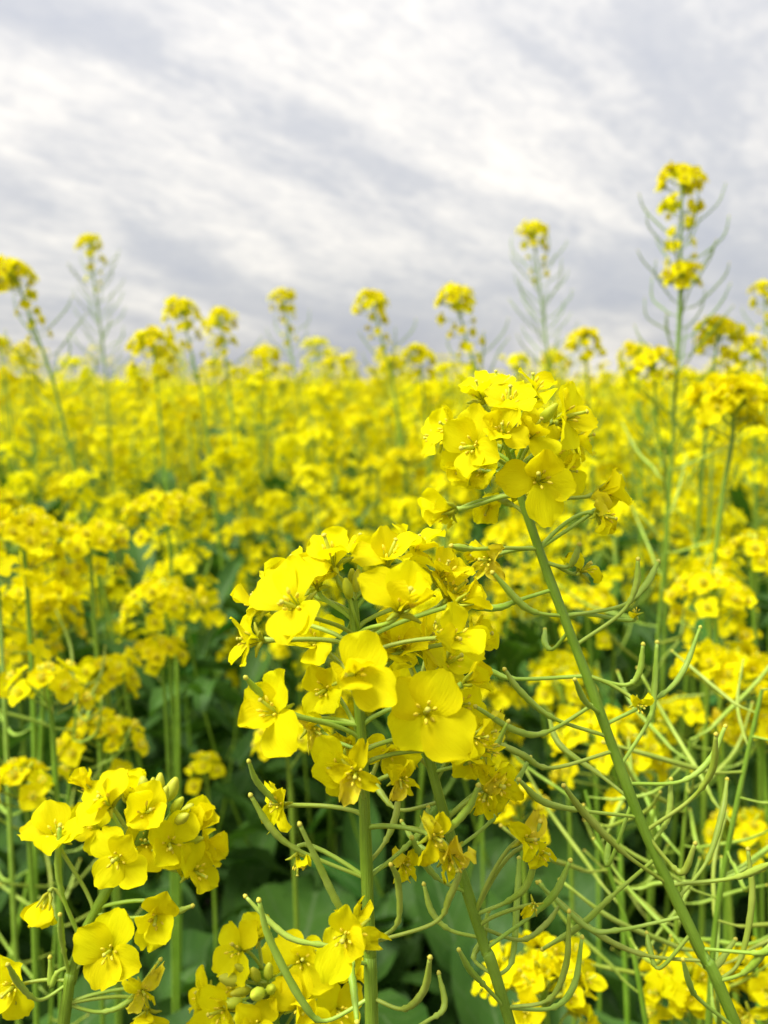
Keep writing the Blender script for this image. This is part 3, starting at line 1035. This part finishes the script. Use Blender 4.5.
near_head('blurred round yellow head at the left edge on a pale stem with side pods', 38, 612, .68, .027, 30, [(43, 660), (42, 720), (34, 850), (10, 960), (-6, 1034)],
          pods=[([(42, 720), (15, 735), (-2, 712)], .4), ([(40, 770), (66, 765), (78, 730)], .4), ([(38, 800), (10, 815), (-8, 790)], .4), ([(34, 850), (64, 835), (74, 790)], .4),
                ([(28, 890), (60, 905), (80, 860)], .4), ([(30, 870), (4, 880), (-10, 850)], .4), ([(42, 705), (62, 700), (76, 668)], .4)])


def small_head(px, py, d, label, r=.022, n=14, dx=6, full=False):
    r *= .85
    return near_head(label, px, py, d, r, int(n * 1.2), [(px + dx, py + 60), (px + dx * 2, py + 200), (px + dx * 2.5, max(1040, py + 420))], full=full, r_stem=.002)


small_head(48, 690, .52, 'small loose yellow cluster below the round head at the left edge', .020, 9)
small_head(24, 790, .52, 'small yellow cluster at the left edge, above the lower left corner', .022, 12)
small_head(104, 745, .62, 'blurred yellow cluster left, over the dark green gap', .030, 18)
small_head(106, 680, .66, 'small blurred yellow cluster left of the dark green leaves', .024, 15)
small_head(22, 540, .60, 'blurred yellow head at the left edge just above mid-height', .034, 26)
small_head(88, 548, .66, 'blurred domed yellow head second from the left edge at mid-height', .032, 26)
small_head(166, 516, .80, 'blurred domed yellow head left of centre under the skyline band', .036, 26)
small_head(164, 606, .74, 'loose blurred yellow cluster drooping left of the big centre head', .034, 22)
small_head(160, 655, .74, 'lowest loose yellow cluster directly above the dark green gap', .024, 14)
small_head(712, 600, .62, 'blurred yellow head right of the slanting pod stem at mid-height', .034, 22)
small_head(748, 560, .66, 'blurred yellow head at the right edge at mid-height', .030, 18)
small_head(748, 838, .60, 'blurred yellow cluster at the right edge, low among the pods', .028, 16)
small_head(760, 735, .60, 'small blurred yellow cluster at the right edge under the broad head', .028, 14)
small_head(518, 812, .55, 'faint blurred yellow cluster between the two pod-bearing stems', .020, 10)
small_head(585, 610, .80, 'blurred yellow cluster behind the upper part of the slanting stem', .034, 18)
small_head(470, 620, .85, 'blurred yellow cluster right beside the top of the big centre head', .034, 20)
small_head(205, 770, .78, 'half-hidden yellow cluster in the dark green gap', .016, 7)
small_head(285, 742, .60, 'blurred low yellow cluster under the left flowers of the centre head', .020, 9)
small_head(560, 690, .72, 'blurred yellow cluster among the left pods of the slanting stem', .028, 14)


def pod_raceme(label, d, path, n, y0=0.0, y1=1.0, sc=1.0):
    """a stalk past flowering: pods only"""
    pts = [P(*p, d) for p in path]
    k = len(pts)
    pts += to_ground(pts)
    pl = plant(tuple(pts[-1]), label)
    loc = np.array(pl.location)
    _, q = stem_obj(pl, pts, .0008, .0019, n=70, nseg=7)
    m = int(70 * (k - 1) / (len(pts) - 1))
    for i in range(n):
        j = int(m * (y0 + (y1 - y0) * (i + rnd.random() * .6) / n))
        part('pod', rnd.choice(PODS_NEAR), pl, m4(rotz(i * 2.399963 + rnd.uniform(-.5, .5)) @ frame([rnd.gauss(0, .15), rnd.gauss(0, .15), 1], 0, (1, 0, 0)), rel(q[j], loc), rnd.uniform(.75, 1.2) * sc))


PODS_NEAR = []
for _ in range(8):
    mb = MB()
    lp, ld, up = rnd.uniform(.014, .022), rnd.uniform(.034, .052), rnd.uniform(.1, .6)
    pod_add(mb, np.array([(0, 0, 0), (lp * .6, 0, lp * up * .4), (lp, 0, lp * up), (lp + ld * .5, rnd.uniform(-.003, .003), lp * up + ld * rnd.uniform(.2, .34)),
                          (lp + ld * rnd.uniform(.78, .95), rnd.uniform(-.005, .005), lp * up + ld * rnd.uniform(.5, .7))]), .34, rp=.0005, rd=.00095, nseg=6, n=16)
    PODS_NEAR.append(mb.mesh('pod'))
pod_raceme('bare pale pod stalk without flowers near the right edge, nearest one', .38, [(762, 690), (742, 780), (722, 880), (712, 960), (708, 1034)], 17)
pod_raceme('bare green pod stalk leaning left behind the slanting stem, lower right', .44, [(585, 790), (602, 850), (628, 930), (648, 1034)], 10)
pod_raceme('upright bare pod stalk in the lower right corner behind the pale one', .48, [(690, 740), (684, 830), (676, 930), (672, 1034)], 14)
pod_raceme('bare green pod stalk at the left edge beside the round head stem', .60, [(78, 690), (70, 780), (58, 900), (50, 1034)], 24)
pod_raceme('bare pod stalk beyond the upper slanting stem, right of it', .70, [(668, 470), (664, 560), (656, 660), (650, 800), (648, 1034)], 22)


# ------------------------------------------------------------------ tall plants on the skyline
def tall(label, px, py, w, d, path, npods=0, n=24, pod_y=(0, 0), extra=(), loose=8):
    """head at (px, py) of pixel width w; path = lower stem points in the picture"""
    r = w / 2 / FPX * d
    c = P(px, py, d)
    pts = [c + [0, 0, r * .3]] + [P(*s, d) for s in path]
    pts += to_ground(pts)
    pl = plant(tuple(pts[-1]), label)
    loc = np.array(pl.location)
    _, q = stem_obj(pl, pts, .0010, .0026, n=60, nseg=6)
    rr = r * .78
    head_flowers(pl, q, c, rr, n, False, 1.25, 2.0)
    cum = np.concatenate([[0], np.cumsum(np.linalg.norm(np.diff(q, axis=0), axis=1))])

    def at(s):
        i = int(np.searchsorted(cum, s))
        i = min(max(i, 1), len(q) - 1)
        t = (s - cum[i - 1]) / (cum[i] - cum[i - 1] + 1e-9)
        return q[i - 1] * (1 - t) + q[i] * t
    for k in range(loose):                       # older flowers hanging on below the head
        s = r * 1.2 + r * 2.2 * (k + rnd.random()) / loose
        a = k * 2.4 + rnd.uniform(-.4, .4)
        ax = norm([math.cos(a), math.sin(a), .25])
        me, L = rnd.choice(MIDFL)
        part('flower', me, pl, m4(frame(ax, rnd.uniform(0, 6)), rel(at(s), loc), rnd.uniform(.55, .8)))
    if npods:
        s0, s1 = pod_y[0] / FPX * d, pod_y[1] / FPX * d
        for k in range(npods):
            s = s0 + (s1 - s0) * (k + .5) / npods
            a = k * 2.399963
            part('pod', rnd.choice(PODS), pl, m4(rotz(a), rel(at(s), loc), rnd.uniform(1.0, 1.3)))
    for (ex, ey, ew, en) in extra:               # side racemes
        b = P(ex, ey, d + rnd.uniform(-.03, .03))
        er = ew / 2 / FPX * d
        i = min(int(np.searchsorted(-q[:, 2], -(b[2] - .10))), len(q) - 2)
        mb = MB()
        cp = bezier(q[i], q[i] + (b - q[i]) * [.6, .6, .2], b - [0, 0, .05], b, 10)
        tube(mb, cp - loc, .0012, iSTE, 5)
        part('side_branch', mb.mesh('side_branch'), pl)
        head_flowers(pl, cp[::-1], b, er * .72, en, False, 1.2, 2.0)
    return pl


tall('tallest rapeseed plant, rising far above the horizon, with pods and a second yellow head', 682, 186, 54, .90,
     [(681, 240), (679, 320), (674, 420), (668, 520), (664, 640)], 46, 24, (50, 330), [(683, 278, 40, 16), (655, 365, 44, 16)], loose=10)
tall('thin tall plant with small top head and bare pod stalk, left of the tallest plant', 533, 234, 34, 1.35, [(540, 290), (546, 340), (552, 400), (560, 520)], 36, 17, (36, 180), loose=7)
tall('yellow head on a stalk leaning right, just above the slanting foreground head', 455, 302, 46, 1.05, [(468, 345), (482, 388), (500, 470)], 8, 24, (60, 130), loose=12)
tall('yellow head above the horizon near the middle, stalk leaning right', 371, 305, 38, 1.25, [(383, 345), (394, 390), (404, 460)], 8, 22, (50, 120), loose=9)
tall('small yellow head standing alone above the horizon, left of the middle', 283, 300, 30, 1.55, [(290, 345), (297, 385), (306, 440)], 12, 20, (36, 100), loose=7)
tall('slim tall plant with pods down its stalk, highest at the left', 90, 246, 30, 1.55, [(95, 290), (102, 340), (108, 400), (112, 480)], 36, 17, (30, 160), loose=7)
tall('yellow head at the left edge above the horizon, stalk leaning right', 14, 278, 46, 1.0, [(32, 322), (52, 378), (70, 450)], 10, 26, (60, 150), loose=10)
tall('left one of the paired yellow heads above the horizon', 182, 316, 46, 1.2, [(192, 355), (203, 405), (212, 480)], 6, 24, (56, 120), loose=7)
tall('right one of the paired yellow heads above the horizon', 220, 324, 38, 1.3, [(226, 362), (232, 410), (238, 480)], 8, 22, (45, 110), loose=6)
tall('broad low yellow head below the paired heads at the left skyline', 153, 350, 56, 1.05, [(158, 395), (165, 470)], 0, 26, loose=6)
tall('small yellow head just over the horizon between the pair and the lone head', 266, 358, 30, 1.5, [(264, 395), (262, 460)], 4, 18, (40, 90), loose=6)
tall('small dim yellow head at the far left, barely above the horizon', 26, 352, 24, 1.9, [(28, 390), (30, 450)], 0, 16, loose=4)
tall('yellow head touching the left edge, just above the horizon', -2, 346, 26, 1.7, [(6, 385), (14, 450)], 0, 16, loose=4)
tall('broad yellow head right of the tallest plant, over the horizon', 718, 338, 54, .95, [(712, 380), (704, 450), (696, 560)], 10, 26, (50, 200), loose=7)
tall('thin yellow head at the right edge above the horizon with pod stalk', 765, 292, 30, 1.45, [(766, 340), (768, 400), (770, 480)], 18, 18, (34, 150), loose=6)
tall('low yellow head at the right edge on the skyline', 752, 350, 36, 1.3, [(754, 400), (756, 470)], 0, 20, loose=5)
tall('yellow head left of the tallest stalk on the skyline', 636, 360, 40, 1.2, [(638, 400), (640, 470)], 4, 22, (50, 100), loose=6)
tall('yellow head between the slanting foreground head and the tallest stalk, over the horizon', 585, 346, 42, 1.2, [(588, 390), (592, 470)], 4, 24, (50, 100), loose=6)
tall('small yellow head close beside the thin tall plant, on the skyline', 552, 362, 28, 1.6, [(553, 400), (555, 460)], 0, 16, loose=5)
tall('yellow head right above the left side of the slanting foreground head', 420, 360, 40, 1.3, [(424, 400), (430, 470)], 4, 22, (50, 100), loose=8)
tall('dim yellow head between the middle stalks on the skyline', 392, 368, 30, 1.6, [(395, 400), (400, 460)], 0, 16, loose=5)


# ------------------------------------------------------------------ the standing crop
def blossom_arrays(rg, nfl, tpls, r, squash=1.05, spread=1.9, buds=True, tail=.7, ped=True):
    mb = MB()
    for i in range(nfl):
        t = (i + .5) / nfl
        th = spread * t ** .62
        a = i * 2.399963 + rg.uniform(-.4, .4)
        dr = np.array([math.sin(th) * math.cos(a), math.sin(th) * math.sin(a), math.cos(th)])
        pos = dr * np.array([1, 1, squash]) * r * rg.uniform(.6, 1.1) * (.5 + .5 * min(1, t * 2.2))
        if t > .55:
            pos[2] -= rg.uniform(0, 2.8) * r * tail
        nn = norm(dr * np.array([1, 1, .7]) + [rg.uniform(-.4, .4), rg.uniform(-.4, .4), .4 + rg.uniform(-.3, .3)])
        v, f, mi, at = rg.choice(tpls)
        mb.add((v * rg.uniform(.85, 1.1)) @ frame(nn, rg.uniform(0, 6.28)).T + pos, f, mi, at)
        ft = np.array([0, 0, pos[2] - r * .45])
        if ped:
            tube(mb, [ft, pos - nn * .003], .0006, iPOD, 3)
    if buds:
        for k in range(6):
            a = rg.uniform(0, 6.28)
            dr = norm([math.cos(a) * .5, math.sin(a) * .5, 1])
            b = np.eye(4)
            b[:3, :3] = frame(dr)
            b[:3, 3] = dr * np.array([.3, .3, .65]) * r
            tube(mb, [b[:3, 3], b[:3, 3] + dr * .004, b[:3, 3] + dr * .0065], [.0009, .0016, .0005], iBUD, 4)
    return mb.arrays()


BLOS = [mesh_from('blossom', *blossom_arrays(rnd, rnd.randint(18, 34), FL_FAR, rnd.uniform(.022, .034))) for _ in range(16)]


def pod_spray_mesh(rg, n):
    mb = MB()
    for k in range(n):
        a = k * 2.399963
        z = -.02 - .018 * k * rg.uniform(.8, 1.1)
        lp, ld = rg.uniform(.014, .02), rg.uniform(.03, .045)
        R3 = rotz(a)
        pts = np.array([(0, 0, 0), (lp, 0, lp * .4), (lp + ld * .4, 0, lp * .4 + ld * .35), (lp + ld * .62, 0, lp * .4 + ld * .85)]) @ R3.T + [0, 0, z]
        tube(mb, spline(pts, 6), [.0006, .0006, .0008, .001, .0009, .0004], iPOD, 4)
    return mb.mesh('pod_spray')


SPRAY = [pod_spray_mesh(rnd, rnd.randint(8, 14)) for _ in range(5)]


def crop_stem_mesh(rg, h, tips):
    """stem of height h with branches to the given tip offsets (relative to the base)"""
    mb = MB()
    main = tips[0]
    pts = [np.array([0, 0, -.01]), main * [.25, .25, .45], main * [.6, .6, .75], main]
    q = spline(pts, 9)
    tube(mb, q, np.linspace(.0048, .0012, 9), iSTE, 6)
    for t in tips[1:]:
        i = rg.randint(3, 5)
        s = q[i]
        tube(mb, bezier(s, s + (t - s) * [.75, .75, .25], t - [0, 0, .08], t, 7), np.linspace(.0021, .0010, 7), iSTE, 5)
    return mb.mesh('stem')


MARKS = [(20, 'the left edge'), (92, 'the slim left pod stalk'), (152, 'the broad low skyline head'), (203, 'the paired skyline heads'),
         (283, 'the lone small skyline head'), (371, 'the middle skyline head'), (455, 'the right-leaning skyline head'),
         (536, 'the thin tall pod stalk'), (600, 'the head beside the thin stalk'), (681, 'the tallest stalk'), (745, 'the right edge')]
NUM = {2: 'two', 3: 'three', 4: 'four', 5: 'five', 6: 'six', 7: 'seven'}
ORD = ['leftmost', 'second from left', 'third from left', 'fourth from left', 'fifth from left', 'sixth from left', 'seventh from left', 'eighth from left']
crop = []


def crop_labels():
    """say which one: its row, how many heads it has, and the skyline plant it stands under"""
    sets = {}
    for o, px, y, nh in crop:
        mk = min(MARKS, key=lambda q: abs(q[0] - px))[1]
        if y > 3.0:
            o['label'] = 'far blurred plant at the back of the stand, below ' + mk
            continue
        row = 'nearest row' if y < 1.9 else 'middle rows'
        sets.setdefault((row, nh, mk), []).append((px, o))
    for (row, nh, mk), v in sets.items():
        v.sort(key=lambda q: q[0])
        for i, (px, o) in enumerate(v):
            if len(v) == 1:
                o['label'] = f'{NUM[nh]}-headed blurred plant in the {row}, below {mk}'
            else:
                w = 'rightmost' if i == len(v) - 1 else ORD[i]
                o['label'] = f'{w} {NUM[nh]}-headed plant, {row}, below {mk}'


pts_xy = []
N_CROP = 250
tries = 0
while len(pts_xy) < N_CROP and tries < 60000:
    tries += 1
    u = rnd.random()
    y = math.sqrt(.85 ** 2 + (4.6 ** 2 - .85 ** 2) * u)
    x = rnd.uniform(-.47, .47) * y
    if y < 1.6 and -.29 < x / y < -.08 and rnd.random() < .7:
        continue
    if y < 1.2 and rnd.random() < .45:
        continue
    if any((x - a) ** 2 + (y - b) ** 2 < .125 ** 2 for a, b in pts_xy):
        continue
    pts_xy.append((x, y))
pts_xy.sort(key=lambda p: p[1])
for x, y in pts_xy:
    px = 384 + FPX * x / y
    h = 1.230 + rnd.gauss(0, .05) + .008 * min(y, 4)
    if y < 1.3:
        h = min(h, 1.23)
    elif rnd.random() < .25:
        h += rnd.uniform(.04, .13)
    pl = plant((x, y, 0), '')
    nt = rnd.choice((4, 5, 5, 6)) if y < 2.4 else rnd.choice((3, 4, 5))
    tips = [np.array([rnd.gauss(0, .07), rnd.gauss(0, .07), h])]
    for k in range(nt):
        a = rnd.uniform(0, 6.28)
        rr = rnd.uniform(.05, .19)
        tips.append(tips[0] * [1, 1, 0] + np.array([math.cos(a) * rr, math.sin(a) * rr, h - rnd.uniform(.02, .20 if y < 1.7 else .32)]))
    crop.append((pl, px, y, len(tips)))
    part('stem', crop_stem_mesh(rnd, h, tips), pl)
    for t in tips:
        b = part('blossom', rnd.choice(BLOS), pl, m4(frame([rnd.gauss(0, .28), rnd.gauss(0, .28), 1], rnd.uniform(0, 6.28)), t, rnd.uniform(.75, 1.15)))
        b['kind'] = 'stuff'
    s = part('pod_spray', rnd.choice(SPRAY), pl, m4(rotz(rnd.uniform(0, 6.28)), tips[0] * [.85, .85, .97], 1.0))
    s['kind'] = 'stuff'
    for k in range(7 if y < 2.2 else 3):
        big = k > 3 or (y >= 2.2 and k > 1)
        z = rnd.uniform(.45, .86) * h if not big else rnd.uniform(.12, .5) * h
        me = rnd.choice(LEAF_M[:6]) if not big else rnd.choice(LEAF_M[6:])
        part('leaf', me, pl, m4(rotz(rnd.uniform(0, 6.28)), tips[0] * [.2, .2, 0] + [0, 0, z], rnd.uniform(.8, 1.15)))

crop_labels()

# leafy layer under the flowers: nobody could count it
ma = [[] for _ in LEAF_T]
for i in range(5600):
    y = math.sqrt(rnd.uniform(.30 ** 2, 3.2 ** 2)) if i < 4200 else rnd.uniform(.35, 1.4)
    x = rnd.uniform(-.62, .62) * (y + .15)
    z = rnd.uniform(.05, .74) if y > .55 else rnd.uniform(.05, .62)
    k = rnd.randrange(len(LEAF_T))
    ma[k].append(m4(rotz(rnd.uniform(0, 6.28)), (x, y, z), rnd.uniform(.7, 1.25)))
for i in range(900):                     # smaller upper leaves between the stems
    y = rnd.uniform(.85, 2.4)
    k = rnd.randrange(6)
    ma[k].append(m4(rotz(rnd.uniform(0, 6.28)), (rnd.uniform(-.52, .52) * y, y, rnd.uniform(.66, 1.02)), rnd.uniform(.6, 1.0)))
mb = MB()
for k, ms in enumerate(ma):
    mb.add(*replicate(LEAF_T[k], np.array(ms)))
o = link(bpy.data.objects.new('leaf_undergrowth', mb.mesh('leaf_undergrowth')))
o['kind'] = 'stuff'
o['label'] = 'dark blue-green rapeseed leaves filling the space below the flowers'
o['category'] = 'undergrowth'

# the crop beyond and beside, up to the horizon: one mass
FL_LITE = [flower_tpl(rnd, 3, 3, False, 'open', False) for _ in range(5)]
FARB = [blossom_arrays(rnd, 15, FL_LITE, .032, buds=False, ped=False) for _ in range(4)]


def cluster_tpl(rg, n, r, h, s):
    """very far: a plant top as loose yellow flakes over a green stem"""
    mb = MB()
    for i in range(n):
        a, rr = rg.uniform(0, 6.28), r * math.sqrt(rg.random())
        c = np.array([rr * math.cos(a), rr * math.sin(a), -h * rg.random() ** 1.6])
        F = frame([rg.gauss(0, .6), rg.gauss(0, .6), 1], rg.uniform(0, 6.28))
        w = s * rg.uniform(.6, 1.2)
        q = np.array([(-w, -w, .2 * w), (w, -w * .8, -.2 * w), (w, w, .25 * w), (-w * .9, w, -.15 * w)])
        mb.add(q @ F.T + c, [(0, 1, 2, 3)], iPET, np.full((4, 2), .8))
    for i in range(3):
        a = rg.uniform(0, 6.28)
        t = np.array([math.cos(a), math.sin(a), 0]) * r * .5
        tube(mb, [t * .3 + [0, 0, -1.1], t + [0, 0, -h * .5]], .003, iSTE, 3)
    return mb.arrays()


FAR1 = [cluster_tpl(rnd, 44, .09, .26, .011) for _ in range(4)]
FAR2 = [cluster_tpl(rnd, 34, .30, .30, .027) for _ in range(3)]
STEM1 = (lambda m: (tube(m, [(0, 0, -1.15), (.01, 0, -.5), (0, 0, 0)], [.004, .003, .0015], iSTE, 4), m.arrays())[1])(MB())
mb = MB()
acc = {}


def put(key, M):
    acc.setdefault(key, []).append(M)


def canopy(y):
    return 1.215 + rnd.gauss(0, .05) + .006 * min(y, 6)


# beside the frame and a little behind the first rows, so that the field goes on
for i in range(260):
    y = rnd.uniform(.2, 4.8)
    sgn = rnd.choice((-1, 1))
    x = sgn * rnd.uniform(.50 * y + .12, .50 * y + 1.6)
    h = canopy(y)
    for k in range(3):
        dx, dy = rnd.gauss(0, .07), rnd.gauss(0, .07)
        M = m4(rotz(rnd.uniform(0, 6.28)), (x + dx, y + dy, h - k * rnd.uniform(.03, .12)), rnd.uniform(.85, 1.15))
        put(('b', rnd.randrange(4)) if y < 2 else ('1', rnd.randrange(4)), M)
        put(('s', 0), M)
for i in range(2300):
    y = math.sqrt(rnd.uniform(4.5 ** 2, 10.5 ** 2))
    x = rnd.uniform(-.58, .58) * y
    M = m4(rotz(rnd.uniform(0, 6.28)), (x, y, canopy(y) + (rnd.random() < .12) * rnd.uniform(0.02, .26)), rnd.uniform(.9, 1.3))
    put(('b', rnd.randrange(4)) if y < 7.5 else ('1', rnd.randrange(4)), M)
    put(('s', 0), M)
for i in range(3600):
    y = math.sqrt(rnd.uniform(10 ** 2, 28 ** 2))
    x = rnd.uniform(-.62, .62) * y
    put(('1', rnd.randrange(4)), m4(rotz(rnd.uniform(0, 6.28)), (x, y, canopy(y) + (rnd.random() < .04) * rnd.uniform(0, .2)), rnd.uniform(1.0, 1.6)))
for i in range(5200):
    y = math.sqrt(rnd.uniform(26 ** 2, 160 ** 2))
    x = rnd.uniform(-.62, .62) * y
    put(('2', rnd.randrange(3)), m4(rotz(rnd.uniform(0, 6.28)), (x, y, canopy(y) + .02), rnd.uniform(1.0, 2.2) * (1 if y < 70 else 1.6) * 1.0))
for (k, j), ms in acc.items():
    tpl = {'b': FARB, '1': FAR1, '2': FAR2, 's': [STEM1]}[k][j]
    mb.add(*replicate(tpl, np.array(ms)))
o = link(bpy.data.objects.new('rapeseed_field', mb.mesh('rapeseed_field')))
o['kind'] = 'stuff'
o['label'] = 'yellow flowering rapeseed crop running on to the horizon'
o['category'] = 'crop field'
